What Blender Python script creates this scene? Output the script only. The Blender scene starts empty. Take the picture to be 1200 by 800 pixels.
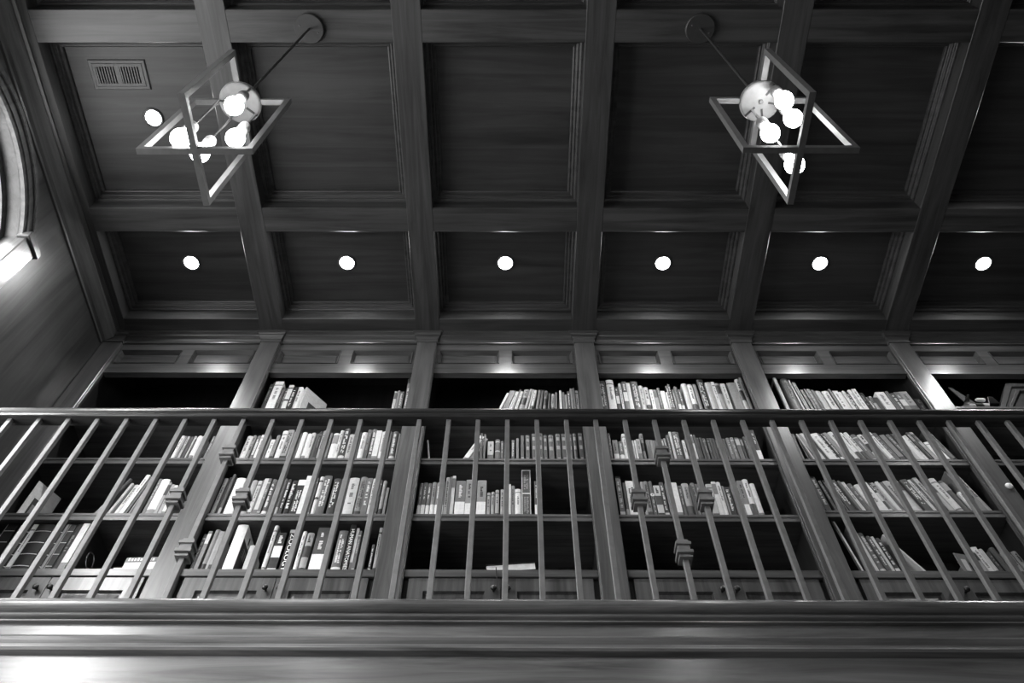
import bpy, bmesh, math, random
from mathutils import Matrix, Vector

random.seed(7)
SC = bpy.context.scene
COL = SC.collection
ZC = 1.5                      # eye height above the library floor; all heights below are given from the eye

# ------------------------------------------------------------------ camera
cam_data = bpy.data.cameras.new('camera')
cam_data.sensor_width = 36.0
cam_data.lens = 951.25 / 1200.0 * 36.0
cam_data.clip_start = 0.02
cam = bpy.data.objects.new('camera', cam_data)
COL.objects.link(cam)
p_, r_, y_ = math.radians(56.668), math.radians(0.4606), math.radians(-0.4514)
fwd = Vector((math.sin(y_) * math.cos(p_), math.cos(y_) * math.cos(p_), math.sin(p_)))
rgt = Vector((math.cos(y_), -math.sin(y_), 0))
upv = rgt.cross(fwd)
r2 = rgt * math.cos(r_) + upv * math.sin(r_)
u2 = -rgt * math.sin(r_) + upv * math.cos(r_)
m = Matrix.Identity(4)
for i in range(3):
    m[i][0], m[i][1], m[i][2] = r2[i], u2[i], -fwd[i]
m[2][3] = ZC
cam.matrix_world = m
SC.camera = cam

# ------------------------------------------------------------------ light and exposure
SKY = 10.0
GROUND = 10.0
SUN = 30.0
BULB = 38.0
LENS = 260.0
SPOT = 52.0
SC.view_settings.view_transform = 'Standard'
SC.view_settings.look = 'None'
SC.view_settings.exposure = 0.0
SC.view_settings.gamma = 1.0
SC.view_settings.use_curve_mapping = False
world = bpy.data.worlds.new('overcast_sky')
SC.world = world
world.use_nodes = True
bg = world.node_tree.nodes['Background']
bg.inputs[0].default_value = (1, 1, 1, 1)
wn = world.node_tree                                   # bright overcast sky over darker ground
wtc = wn.nodes.new('ShaderNodeTexCoord'); wsx = wn.nodes.new('ShaderNodeSeparateXYZ')
wmr = wn.nodes.new('ShaderNodeMapRange')
wmr.inputs['From Min'].default_value = -0.02; wmr.inputs['From Max'].default_value = 0.02
wmr.inputs['To Min'].default_value = GROUND; wmr.inputs['To Max'].default_value = SKY
wn.links.new(wtc.outputs['Generated'], wsx.inputs[0]); wn.links.new(wsx.outputs['Z'], wmr.inputs['Value'])
wn.links.new(wmr.outputs[0], bg.inputs[1])
sun_data = bpy.data.lights.new('hazy_sun', 'SUN'); sun_data.energy = SUN; sun_data.angle = math.radians(55)
sun = bpy.data.objects.new('hazy_sun', sun_data); COL.objects.link(sun)
sun.rotation_euler = Vector((0.43, 1.0, -0.62)).to_track_quat('-Z', 'Y').to_euler()
sun.location = (-6, -6, 8)

# ------------------------------------------------------------------ materials (the photograph is black and white)
MATS = {}
def _new(name):
    mt = bpy.data.materials.new(name); mt.use_nodes = True
    nt = mt.node_tree
    return mt, nt, nt.nodes['Principled BSDF']

def wood(name, dark, light, axis='X', rough=0.29, scale=1.0, bump=0.16, coat=0.0):
    mt, nt, b = _new(name)
    tc = nt.nodes.new('ShaderNodeTexCoord')
    mp = nt.nodes.new('ShaderNodeMapping')
    st = {'X': (1.2, 22, 22), 'Y': (22, 1.2, 22), 'Z': (22, 22, 1.2)}[axis]
    mp.inputs['Scale'].default_value = tuple(s * scale for s in st)
    nt.links.new(tc.outputs['Object'], mp.inputs['Vector'])
    n1 = nt.nodes.new('ShaderNodeTexNoise'); n1.inputs['Scale'].default_value = 1.0
    n1.inputs['Detail'].default_value = 6; n1.inputs['Roughness'].default_value = 0.65; n1.inputs['Distortion'].default_value = 0.9
    nt.links.new(mp.outputs[0], n1.inputs['Vector'])
    n2 = nt.nodes.new('ShaderNodeTexNoise'); n2.inputs['Scale'].default_value = 1.7; n2.inputs['Detail'].default_value = 3
    nt.links.new(tc.outputs['Object'], n2.inputs['Vector'])
    mx = nt.nodes.new('ShaderNodeMath'); mx.operation = 'MULTIPLY_ADD'; mx.inputs[1].default_value = 0.35
    nt.links.new(n2.outputs['Fac'], mx.inputs[0]); nt.links.new(n1.outputs['Fac'], mx.inputs[2])
    rp = nt.nodes.new('ShaderNodeValToRGB')
    rp.color_ramp.elements[0].position = 0.48; rp.color_ramp.elements[0].color = (dark * 0.75,) * 3 + (1,)
    rp.color_ramp.elements[1].position = 0.86; rp.color_ramp.elements[1].color = (light * 1.15,) * 3 + (1,)
    nt.links.new(mx.outputs[0], rp.inputs[0]); nt.links.new(rp.outputs[0], b.inputs['Base Color'])
    b.inputs['Roughness'].default_value = rough
    b.inputs['Coat Weight'].default_value = coat
    b.inputs['Coat Roughness'].default_value = 0.22
    bm_ = nt.nodes.new('ShaderNodeBump'); bm_.inputs['Strength'].default_value = bump; bm_.inputs['Distance'].default_value = 0.002
    nt.links.new(n1.outputs['Fac'], bm_.inputs['Height']); nt.links.new(bm_.outputs[0], b.inputs['Normal'])
    MATS[name] = mt
    return mt

def plain(name, v, rough=0.5, metal=0.0, var=0.12, scale=40):
    mt, nt, b = _new(name)
    tc = nt.nodes.new('ShaderNodeTexCoord')
    n1 = nt.nodes.new('ShaderNodeTexNoise'); n1.inputs['Scale'].default_value = scale; n1.inputs['Detail'].default_value = 3
    nt.links.new(tc.outputs['Object'], n1.inputs['Vector'])
    rp = nt.nodes.new('ShaderNodeValToRGB')
    rp.color_ramp.elements[0].position = 0.3; rp.color_ramp.elements[0].color = (v * (1 - var),) * 3 + (1,)
    rp.color_ramp.elements[1].position = 0.7; rp.color_ramp.elements[1].color = (min(1, v * (1 + var)),) * 3 + (1,)
    nt.links.new(n1.outputs['Fac'], rp.inputs[0]); nt.links.new(rp.outputs[0], b.inputs['Base Color'])
    b.inputs['Roughness'].default_value = rough; b.inputs['Metallic'].default_value = metal
    MATS[name] = mt
    return mt

def emit(name, v, strength):
    mt, nt, b = _new(name)
    b.inputs['Base Color'].default_value = (v, v, v, 1)
    b.inputs['Emission Color'].default_value = (1, 1, 1, 1)
    b.inputs['Emission Strength'].default_value = strength
    MATS[name] = mt
    return mt

def glass(name):
    mt, nt, b = _new(name)
    out = nt.nodes['Material Output']
    tr = nt.nodes.new('ShaderNodeBsdfTransparent'); tr.inputs[0].default_value = (0.93, 0.93, 0.93, 1)
    gl = nt.nodes.new('ShaderNodeBsdfGlossy'); gl.inputs['Roughness'].default_value = 0.02
    mx = nt.nodes.new('ShaderNodeMixShader'); mx.inputs[0].default_value = 0.06
    nt.links.new(tr.outputs[0], mx.inputs[1]); nt.links.new(gl.outputs[0], mx.inputs[2])
    nt.links.new(mx.outputs[0], out.inputs['Surface'])
    MATS[name] = mt
    return mt

D, L = 0.05, 0.105
wood('wood_x', D, L, 'X'); wood('wood_y', D, L, 'Y'); wood('wood_z', D, L, 'Z')
wood('wood_panel', 0.016, 0.037, 'X', scale=0.6, rough=0.5)
wood('ceil_x', 0.024, 0.055, 'X', rough=0.42); wood('ceil_y', 0.024, 0.055, 'Y', rough=0.42)
wood('wood_wall', 0.030, 0.066, 'Z', scale=0.7, rough=0.36)
wood('wood_fascia', 0.10, 0.20, 'X', rough=0.22)
wood('wood_floor', 0.02, 0.04, 'Y', rough=0.4)
wood('wood_rail', 0.022, 0.05, 'X', rough=0.24)
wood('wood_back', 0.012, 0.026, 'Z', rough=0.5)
plain('iron', 0.175, 0.42, 0.0)
plain('bronze', 0.105, 0.42, 0.1)
plain('collar_iron', 0.06, 0.4, 0.3)
plain('hub_white', 0.15, 0.4)
plain('canopy', 0.035, 0.45)
plain('trim_white', 0.7, 0.4)
plain('vent', 0.06, 0.5)
plain('black', 0.006, 0.6)
plain('dark_plastic', 0.015, 0.35)
plain('white_plastic', 0.9, 0.35)
plain('paper', 0.62, 0.8)
plain('chrome', 0.75, 0.2, 1.0)
plain('knob', 0.05, 0.3, 0.7)
plain('plaster', 0.5, 0.7)
emit('bulb_glow', 1.0, BULB)
emit('lens_glow', 1.0, LENS)
glass('pane_glass')

def tone_mat(t, gloss=False):
    q = max(1, min(19, int(round(t * 20))))
    n = 'book_tone_%02d' % q
    if n not in MATS:
        plain(n, 0.90 * (q / 20.0) ** 2.3 + 0.004, 0.5, 0.0, 0.10, 60)
        MATS[n].node_tree.nodes['Principled BSDF'].inputs['Specular IOR Level'].default_value = 0.25
    return MATS[n]

# ------------------------------------------------------------------ mesh builder
class MB:
    def __init__(s):
        s.v = []; s.f = []; s.smooth = False
    def box(s, x0, x1, y0, y1, z0, z1):
        b = len(s.v)
        s.v += [(x0, y0, z0), (x1, y0, z0), (x1, y1, z0), (x0, y1, z0), (x0, y0, z1), (x1, y0, z1), (x1, y1, z1), (x0, y1, z1)]
        s.f += [tuple(b + i for i in q) for q in ((0, 3, 2, 1), (4, 5, 6, 7), (0, 1, 5, 4), (1, 2, 6, 5), (2, 3, 7, 6), (3, 0, 4, 7))]
        return s
    def loops(s, ls, closed=True, cap0=False, cap1=False):
        b = len(s.v); n = len(ls[0])
        for l in ls: s.v += [tuple(p) for p in l]
        for i in range(len(ls) - 1):
            for j in range(n if closed else n - 1):
                k = (j + 1) % n
                s.f.append((b + i * n + j, b + i * n + k, b + (i + 1) * n + k, b + (i + 1) * n + j))
        if cap0: s.f.append(tuple(b + j for j in reversed(range(n))))
        if cap1: s.f.append(tuple(b + (len(ls) - 1) * n + j for j in range(n)))
        return s
    def prism(s, poly, axis, a0, a1):
        def P(u, w, a):
            return {'X': (a, u, w), 'Y': (u, a, w), 'Z': (u, w, a)}[axis]
        return s.loops([[P(u, w, a0) for u, w in poly], [P(u, w, a1) for u, w in poly]], True, True, True)
    def lathe(s, prof, c, seg=20, axis='Z', cap0=True, cap1=True):
        ls = []
        for r, h in prof:
            l = []
            for i in range(seg):
                a = 2 * math.pi * i / seg
                if axis == 'Z': l.append((c[0] + r * math.cos(a), c[1] + r * math.sin(a), c[2] + h))
                elif axis == 'Y': l.append((c[0] + r * math.cos(a), c[1] + h, c[2] + r * math.sin(a)))
                else: l.append((c[0] + h, c[1] + r * math.cos(a), c[2] + r * math.sin(a)))
            ls.append(l)
        return s.loops(ls, True, cap0, cap1)
    def tube(s, pts, rads, seg=10):
        ls = []
        pts = [Vector(p) for p in pts]
        for i, p in enumerate(pts):
            t = (pts[min(i + 1, len(pts) - 1)] - pts[max(i - 1, 0)]).normalized()
            u = t.cross(Vector((0, 0, 1)))
            if u.length < 1e-4: u = t.cross(Vector((0, 1, 0)))
            u.normalize(); w = t.cross(u)
            r = rads[i] if isinstance(rads, (list, tuple)) else rads
            ls.append([tuple(p + u * r * math.cos(2 * math.pi * k / seg) + w * r * math.sin(2 * math.pi * k / seg)) for k in range(seg)])
        return s.loops(ls, True, True, True)
    def rect_xy(s, x0, x1, y0, y1, prof):        # mitred frame in a horizontal plane: prof = (inset, z)
        return s.loops([[(x0 + o, y0 + o, z), (x1 - o, y0 + o, z), (x1 - o, y1 - o, z), (x0 + o, y1 - o, z)] for o, z in prof])
    def rect_xz(s, x0, x1, z0, z1, prof, close=False):   # mitred frame in an upright plane: prof = (inset, y)
        return s.loops([[(x0 + o, y, z0 + o), (x1 - o, y, z0 + o), (x1 - o, y, z1 - o), (x0 + o, y, z1 - o)] for o, y in prof], True, False, close)
    def build(s, name, mat, parent=None, bevel=0, smooth=False, lift=True, loc=None, rot=None):
        me = bpy.data.meshes.new(name)
        dz = ZC if (lift and parent is None and loc is None) or lift == 'force' else 0.0
        me.from_pydata([(x, y, z + dz) for x, y, z in s.v], [], s.f)
        bm = bmesh.new(); bm.from_mesh(me)
        bmesh.ops.recalc_face_normals(bm, faces=bm.faces)
        if bevel:
            bmesh.ops.bevel(bm, geom=list(bm.edges), offset=bevel, segments=1, affect='EDGES', clamp_overlap=True)
        bm.to_mesh(me); bm.free()
        if smooth:
            for p in me.polygons: p.use_smooth = True
        me.materials.append(MATS[mat] if isinstance(mat, str) else mat)
        o = bpy.data.objects.new(name, me); COL.objects.link(o)
        if parent: o.parent = parent
        if loc: o.location = loc
        if rot: o.rotation_euler = rot
        return o

def W(): return MB()
def tag(o, label, cat, group=None, kind=None):
    o['label'] = label; o['category'] = cat
    if group: o['group'] = group
    if kind: o['kind'] = kind
    return o
def empty(name, loc=(0, 0, 0), rot=(0, 0, 0)):
    o = bpy.data.objects.new(name, None); COL.objects.link(o)
    o.location = (loc[0], loc[1], loc[2] + ZC); o.rotation_euler = rot
    o.empty_display_size = 0.05
    return o
def box(name, mat, x0, x1, y0, y1, z0, z1, parent=None, bevel=0.0):
    return W().box(x0, x1, y0, y1, z0, z1).build(name, mat, parent, bevel)
def child_at(root):
    """parts of a thing are modelled in the room's coordinates and shifted into the thing's own frame"""
    def f(mb, name, mat, parent=None, bevel=0, smooth=False):
        lx, ly, lz = root.location
        mb.v = [(x - lx, y - ly, z + ZC - lz) for x, y, z in mb.v]
        return mb.build(name, mat, parent or root, bevel, smooth)
    return f

# ================================================================== THE ROOM
XL, XR, YB, YF, ZF = -2.705, 3.60, 3.30, -3.0, -1.5
BX = [-1.6025 + 1.0253 * k for k in range(6)]          # ceiling beams / pilasters
BW = 0.0785
ZB, ZP = 4.50, 4.65                                     # beam underside, coffer panel

fl = box('floor', 'wood_floor', XL - .2, XR + .2, YF - .2, YB + .2, ZF - .1, ZF)
tag(fl, 'dark plank floor of the library hall', 'floor', kind='structure')
wb = box('wall_back', 'wood_wall', XL - .2, XR + .2, YB, YB + .15, ZF, ZP + .05)
tag(wb, 'dark wood wall behind the bookcases', 'wall', kind='structure')
wr = box('wall_right', 'wood_wall', XR, XR + .15, YF - .15, YB, ZF, ZP + .05)
tag(wr, 'dark wood panelled wall at the right end', 'wall', kind='structure')
wf = box('wall_front', 'wood_wall', XL - .2, XR + .2, YF - .15, YF, ZF, ZP + .05)
tag(wf, 'dark wood wall on the near side of the hall', 'wall', kind='structure')

# ---- left wall with two tall arched window openings (in the wall plane: y along, z up)
HS, ZS, ZA, ZSILL = 0.545, 3.985, 4.235, 0.30           # opening: half width, springing, apex, sill
WINY = (1.40, -0.42)
def arch_pts(yc, hs, zs, za, n=24):
    rise = za - zs; R = (hs * hs + rise * rise) / (2 * rise); cz = za - R
    a = math.asin(hs / R)
    return [(yc + R * math.sin(-a + 2 * a * i / n), cz + R * math.cos(-a + 2 * a * i / n)) for i in range(n + 1)]
wl = W()
top = ZP + .05
ycuts = [YF - .15]
for yc in sorted(WINY): ycuts += [yc - HS, yc + HS]
ycuts.append(YB)
for a_, b_ in zip(ycuts[0::2], ycuts[1::2]): wl.box(XL - .16, XL, a_, b_, ZF, top)
for yc in WINY:
    wl.box(XL - .16, XL, yc - HS, yc + HS, ZF, ZSILL)
    ap = arch_pts(yc, HS, ZS, ZA)
    for (ya, za), (yb_, zb_) in zip(ap[:-1], ap[1:]):
        wl.prism([(ya, za), (yb_, zb_), (yb_, top), (ya, top)], 'X', XL - .16, XL)
wlo = wl.build('wall_left', 'wood_wall')
tag(wlo, 'dark wood wall at the left with arched windows', 'wall', kind='structure')

def make_window(name, yc, label):
    win = empty(name, (XL, yc, ZSILL)); tag(win, label, 'window', kind='structure')
    put = child_at(win)
    def casing(w0, w1, x0, x1, z_low):
        """band between offsets w0..w1 outside the opening, projecting x0..x1 from the wall"""
        def path(off):
            return [(yc - HS - off, z_low)] + arch_pts(yc, HS + off, ZS, ZA + off) + [(yc + HS + off, z_low)]
        mb = W(); mb.loops([[(x0, ya, za), (x1, ya, za), (x1, yb_, zb_), (x0, yb_, zb_)] for (ya, za), (yb_, zb_) in zip(path(w0), path(w1))], True, True, True)
        return mb
    put(casing(0.0, 0.03, XL - .005, XL + .022, ZSILL), 'casing_bead', 'wood_z')
    put(casing(0.03, 0.075, XL - .005, XL + .030, ZSILL), 'casing_board', 'wood_z')
    put(casing(0.075, 0.095, XL - .005, XL + .046, ZSILL), 'casing_ridge', 'wood_z')
    put(casing(0.095, 0.115, XL - .005, XL + .036, ZSILL), 'casing_back_band', 'wood_z')
    for s in (-1, 1):
        yo = yc + s * (HS + 0.06)
        for zlo, zhi in ((ZSILL, ZS - .01),):
            mb = W(); mb.box(XL - .004, XL + .055, yo - .062, yo + .062, zlo, zhi)
            put(mb, 'casing_jamb', 'wood_z', bevel=.006)
        mb = W(); mb.box(XL - .004, XL + .070, yo - .074, yo + .074, ZS - .01, ZS + .035)
        mb.box(XL - .004, XL + .062, yo - .066, yo + .066, ZS + .035, ZS + .055)
        put(mb, 'impost_block', 'wood_y', bevel=.004)
    mb = W(); mb.box(XL - .10, XL + .09, yc - HS - .16, yc + HS + .16, ZSILL - .04, ZSILL)
    put(mb, 'window_sill', 'wood_y', bevel=.004)
    put(casing(-0.045, 0.0, XL - .12, XL - .08, ZSILL), 'sash_frame', 'wood_z')
    mb = W(); mb.box(XL - .112, XL - .09, yc - .014, yc + .014, ZSILL, ZA - .045); put(mb, 'sash_bar', 'wood_z')
    for zz in (0.9, 1.7, 2.5, 3.3):
        mb = W(); mb.box(XL - .112, XL - .09, yc - HS, yc + HS, zz, zz + .03); put(mb, 'sash_bar', 'wood_y')
    poly = [(yc - HS + .02, ZSILL)] + [(y, z - .02) for y, z in arch_pts(yc, HS - .02, ZS, ZA)] + [(yc + HS - .02, ZSILL)]
    mb = W(); mb.prism(poly, 'X', XL - .103, XL - .098); put(mb, 'pane', 'pane_glass')
    pl = bpy.data.lights.new('window_daylight', 'AREA'); pl.shape = 'RECTANGLE'; pl.size = 2 * HS; pl.size_y = ZA - ZSILL
    pl.cycles.is_portal = True
    po = bpy.data.objects.new('window_daylight', pl); COL.objects.link(po)
    po.location = (XL - .17, yc, ZC + (ZA + ZSILL) / 2); po.rotation_euler = (math.radians(90), 0, math.radians(-90))
make_window('window_1', WINY[0], 'bright arched window with moulded dark wood casing at left edge')
make_window('window_2', WINY[1], 'second tall arched window on the left wall, nearer the viewer')

# ---- ceiling with beams, panels and mouldings
cl = W(); cl.box(XL - .2, XR + .2, YF - .2, -.229, ZB, ZP + .1); cl.box(XL - .2, XR + .2, -.229, YB + .2, ZP + .02, ZP + .1)
clo = cl.build('ceiling', 'wood_panel'); tag(clo, 'dark wood coffered ceiling over the library', 'ceiling', kind='structure')
put = child_at(clo)
for k, x in enumerate(BX):
    mb = W(); mb.box(x - BW, x + BW, -.229, 2.90, ZB, ZP + .02); put(mb, 'ceiling_beam', 'ceil_y', bevel=.003)
mb = W(); mb.box(XL, -2.561, -.229, 2.90, ZB, ZP + .02); put(mb, 'ceiling_beam', 'ceil_y', bevel=.003)
BE = [(-2.561, BX[0] - BW)] + [(BX[i] + BW, BX[i + 1] - BW) for i in range(5)]
for x0, x1 in BE:
    for y0, y1 in ((-.229, -.072), (.882, 1.051), (2.005, 2.162), (2.786, 2.96)):
        mb = W(); mb.box(x0 - .004, x1 + .004, y0, y1, ZB + .002, ZP + .02); put(mb, 'cross_beam', 'ceil_x', bevel=.003)
ROWS = [(2.162, 2.786), (1.051, 2.005), (-.072, .882)]
PROF = [(0, 4.597), (.010, 4.597), (.015, 4.601), (.016, 4.612), (.020, 4.616), (.028, 4.614), (.033, 4.618), (.034, 4.629), (.038, 4.633), (.047, 4.631), (.053, 4.635), (.055, 4.65)]
for y0, y1 in ROWS:
    for x0, x1 in BE:
        mb = W(); mb.rect_xy(x0, x1, y0, y1, PROF); put(mb, 'coffer_moulding', 'ceil_x')
        mb = W(); mb.box(x0 + .003, x1 - .003, y0 + .003, y1 - .003, ZP, ZP + .018); put(mb, 'coffer_panel', 'wood_panel')
# crown along the left wall
mb = W()
prof = [(XL, 4.395), (XL + .012, 4.395), (XL + .014, 4.41), (XL + .03, 4.42), (XL + .06, 4.45), (XL + .08, 4.475), (XL + .082, 4.487), (XL + .098, 4.49), (XL + .1, 4.502), (XL, 4.502)]
mb.prism(prof, 'Y', -.229, 2.90); tr = mb.build('trim_1', 'wood_y')
tag(tr, 'crown moulding along the top of the left wall', 'moulding', kind='structure')

# ---- balcony: floor slab, nosing and fascia
bal = W(); bal.box(XL, XR, 2.02, YB, 1.12, 1.555); balo = bal.build('floor_balcony', 'wood_floor')
tag(balo, 'upper gallery floor with moulded dark wood fascia', 'balcony', kind='structure')
put = child_at(balo)
mb = W()
nose = [(1.945 + .019 - .019 * math.sin(math.radians(a)), 1.567 + .0215 * math.cos(math.radians(a))) for a in range(0, 181, 18)]
mb.prism(nose + [(2.06, 1.5455), (2.06, 1.5885)], 'X', XL, XR); put(mb, 'nosing', 'wood_fascia', smooth=False)
mb = W()
mb.prism([(1.966, 1.5455), (1.966, 1.538), (1.962, 1.537), (1.961, 1.533), (1.964, 1.530), (1.974, 1.526), (1.974, 1.519), (1.962, 1.517), (1.961, 1.512), (1.98, 1.512), (2.06, 1.512), (2.06, 1.5455)], 'X', XL, XR)
put(mb, 'cove_moulding', 'wood_fascia')
mb = W(); mb.box(XL, XR, 1.974, 2.03, 1.45, 1.52); put(mb, 'fascia_board', 'wood_fascia')
mb = W()
bead = [(2.02, 1.470), (1.969, 1.470), (1.966, 1.465), (1.960, 1.461), (1.956, 1.455), (1.959, 1.446), (1.963, 1.438), (1.961, 1.431), (1.955, 1.426), (1.953, 1.419), (1.957, 1.412), (1.971, 1.408), (1.985, 1.404), (2.02, 1.400)]
mb.prism(bead, 'X', XL, XR); put(mb, 'bead_moulding', 'wood_fascia')
mb = W(); mb.box(XL, XR, 1.974, 2.03, 1.12, 1.405); put(mb, 'fascia_panel', 'wood_fascia')

# ================================================================== BOOKCASES
PX = [-2.638] + BX                                    # pilaster centres
PW = [0.064] + [0.0625] * 6
YP, YS, YK = 2.915, 2.940, 3.285                      # pilaster face, shelf face, back of the case
SHELF_A = [3.735] * 5 + [3.785]
SHELF_C = [2.908, 2.908, 2.908, 2.908, 2.941, 2.908]
BAYN = ['first bay beside the left wall', 'second bay from the left wall', 'third bay from the left wall',
        'fourth bay from the left wall', 'fifth bay from the left wall', 'sixth bay at the right edge']
CASE_LABEL = ['built-in dark wood bookcase bay against the left wall, mostly empty top shelf',
              'built-in dark wood bookcase bay holding the tall white binder on its cabinet top',
              'built-in dark wood bookcase bay in the middle, one book lying on its cabinet top',
              'built-in dark wood bookcase bay right of the middle with empty cabinet top',
              'built-in dark wood bookcase bay second from right, three shelves full of pale books',
              'built-in dark wood bookcase bay at right edge with the model airplane']
def pilaster(put, root, x, w, zbot=1.56):
    mb = W(); mb.box(x - w, x + w, YP, YS + .02, zbot, 4.50)
    p = put(mb, 'pilaster', 'wood_z', bevel=.003)
    mb = W(); mb.box(x - .066, x + .066, YS - .008, 2.954, zbot, 4.45); put(mb, 'stile', 'wood_z', bevel=.002)
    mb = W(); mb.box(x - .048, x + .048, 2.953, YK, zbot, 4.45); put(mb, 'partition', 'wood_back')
    prof = [(0, 4.422), (.008, 4.422), (.009, 4.432), (.004, 4.436), (.008, 4.450), (.018, 4.462), (.028, 4.468), (.029, 4.476), (.024, 4.480), (.032, 4.487), (.042, 4.490), (.044, 4.4995)]
    ls = []
    for o, z in prof:
        ls.append([(x - w - o * .8, YS + .02, z), (x - w - o * .8, YP - o, z), (x + w + o * .8, YP - o, z), (x + w + o * .8, YS + .02, z)])
    mb = W(); mb.loops(ls, True, True, True); put(mb, 'capital', 'wood_x', p)
for i in range(6):
    xa, xb = PX[i] + PW[i], PX[i + 1] - PW[i + 1]
    xc = (xa + xb) / 2
    ia, ib = PX[i] + .0665, PX[i + 1] - .0665
    root = empty('bookcase', (xc, YS, 1.555)); tag(root, CASE_LABEL[i], 'bookcase', 'built-in bookcase bays along the gallery')
    put = child_at(root)
    pilaster(put, root, PX[i], PW[i])
    if i == 5: pilaster(put, root, PX[6], PW[6])
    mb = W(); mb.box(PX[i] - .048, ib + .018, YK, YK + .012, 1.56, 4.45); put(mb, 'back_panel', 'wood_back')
    # frieze: rails, stiles and two raised panels
    fr = W()
    fr.box(ia, ib, YS, YS + .04, 4.360, 4.450); fr.box(ia, ib, YS, YS + .04, 4.113, 4.215)
    fr.box(xc - .038, xc + .038, YS, YS + .04, 4.215, 4.36)
    fr.box(ia, ia + .016, YS, YS + .04, 4.215, 4.36); fr.box(ib - .016, ib, YS, YS + .04, 4.215, 4.36)
    put(fr, 'frieze_frame', 'wood_x')
    for a, b in ((ia + .016, xc - .038), (xc + .038, ib - .016)):
        mb = W(); mb.rect_xz(a, b, 4.215, 4.36, [(0, YS - .004), (.003, YS - .004), (.006, YS + .002), (.018, YS + .026), (.024, YS + .026), (.027, YS + .022)], True)
        put(mb, 'frieze_panel', 'wood_x')
    # crown between the capitals
    cp = [(YS, 4.430), (YS - .012, 4.430), (YS - .014, 4.438), (YS - .008, 4.442), (YS - .010, 4.452), (YS - .020, 4.462), (YS - .038, 4.470), (YS - .040, 4.478), (YS - .034, 4.482), (YS - .040, 4.488), (YS - .060, 4.492), (YS - .063, 4.5015), (YS + .02, 4.5015), (YS + .02, 4.432)]
    mb = W(); mb.prism(cp, 'X', ia, ib); put(mb, 'crown_moulding', 'wood_x')
    # shelves with a grooved front edge
    for zt in (SHELF_A[i], 3.322, SHELF_C[i]):
        mb = W(); mb.box(ia - .018, ib + .018, YS + .0155, YK, zt - .04, zt)
        mb.box(ia, ib, YS, YS + .0155, zt - .018, zt - .001); mb.box(ia, ib, YS + .003, YS + .0155, zt - .031, zt - .018); mb.box(ia, ib, YS - .002, YS + .0155, zt - .05, zt - .031)
        put(mb, 'shelf', 'wood_x', bevel=.001)
    mb = W(); mb.box(ia, ib, YS - .006, YS + .0155, 2.507, 2.55); mb.box(ia - .018, ib + .018, YS + .0155, YK, 2.512, 2.55); put(mb, 'cabinet_top', 'wood_x', bevel=.003)
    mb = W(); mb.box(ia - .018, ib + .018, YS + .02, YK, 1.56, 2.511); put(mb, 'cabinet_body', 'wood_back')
    for s in (0, 1):
        a, b = (xa + .03, xc - .002) if s == 0 else (xc + .002, xb - .03)
        mb = W(); za, zb = 1.66, 2.502
        mb.box(a, b, YS, YS + .02, zb - .072, zb); mb.box(a, b, YS, YS + .02, za, za + .08)
        mb.box(a, a + .07, YS, YS + .02, za + .08, zb - .072); mb.box(b - .07, b, YS, YS + .02, za + .08, zb - .072)
        d = put(mb, 'door', 'wood_z')
        mb = W(); mb.rect_xz(a + .07, b - .07, za + .08, zb - .072, [(0, YS + .002), (.006, YS + .016), (.014, YS + .016), (.05, YS + .008)], True)
        put(mb, 'door_panel', 'wood_z', d)
        kx = b - .03 if s == 0 else a + .03
        mb = W(); mb.lathe([(.004, 0), (.006, -.002), (.005, -.012), (.012, -.018), (.015, -.025), (.011, -.032), (.003, -.034)], (kx, YS + .001, 2.430), 14, 'Y')
        put(mb, 'knob', 'knob', d, smooth=True)
    mb = W(); mb.box(ia, ib, YS + .004, YS + .03, 1.56, 1.655); put(mb, 'plinth', 'wood_x')

# white button on the fifth pilaster
bt = W(); bt.lathe([(.019, 0), (.019, -.007), (.014, -.012), (.004, -.013)], (0, 0, 0), 18, 'Y')
b0 = bt.build('wall_button', 'white_plastic', smooth=True, loc=(2.535, YP, 3.085 + ZC))
mb = W(); mb.lathe([(.005, 0), (.004, -.003)], (0, -.010, 0), 12, 'Y'); mb.build('button_centre', 'trim_white', b0)
tag(b0, 'small round white button on the pilaster right of the fifth bay', 'button')

# ================================================================== RAILING
rail = empty('balcony_railing', (0.4, 1.985, 1.5885)); tag(rail, 'gallery railing with dark wood handrail and slim iron balusters', 'railing')
put = child_at(rail)
mb = W()
hp = [(1.963, 2.457), (1.960, 2.462), (1.960, 2.470), (1.964, 2.474), (1.964, 2.478), (1.957, 2.483), (1.955, 2.492), (1.958, 2.501), (1.967, 2.508), (1.988, 2.511),
      (2.006, 2.508), (2.015, 2.501), (2.018, 2.492), (2.016, 2.483), (2.010, 2.478), (2.010, 2.474), (2.014, 2.470), (2.014, 2.462), (2.011, 2.457)]
mb.prism(hp, 'X', XL, XR); put(mb, 'handrail', 'wood_rail')
BH = 0.0088
for n in range(-9, 36):
    x = -1.506 + .1135 * n
    mb = W(); mb.box(x - BH, x + BH, 1.985 - BH, 1.985 + BH, 1.575, 2.462)
    bar = put(mb, 'baluster', 'iron', bevel=.0012)
    mb = W(); mb.lathe([(.017, 0), (.016, .008), (.011, .014)], (x, 1.985, 1.587), 8); put(mb, 'base_shoe', 'iron', bar)
    zs = {3: [2.03], 4: [2.257, 1.797], 5: [2.03], 17: [2.03], 18: [2.257, 1.797], 19: [2.03]}.get(n, [])
    for z in zs:
        mb = W()
        for hw, a, b in ((.0175, .030, .038), (.0245, .014, .024), (.019, -.010, .014), (.026, -.022, -.010), (.0165, -.032, -.022), (.0205, .024, .030), (.021, -.037, -.030)):
            mb.box(x - hw, x + hw, 1.985 - hw, 1.985 + hw, z + a, z + b)
        put(mb, 'collar', 'iron', bar)

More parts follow.
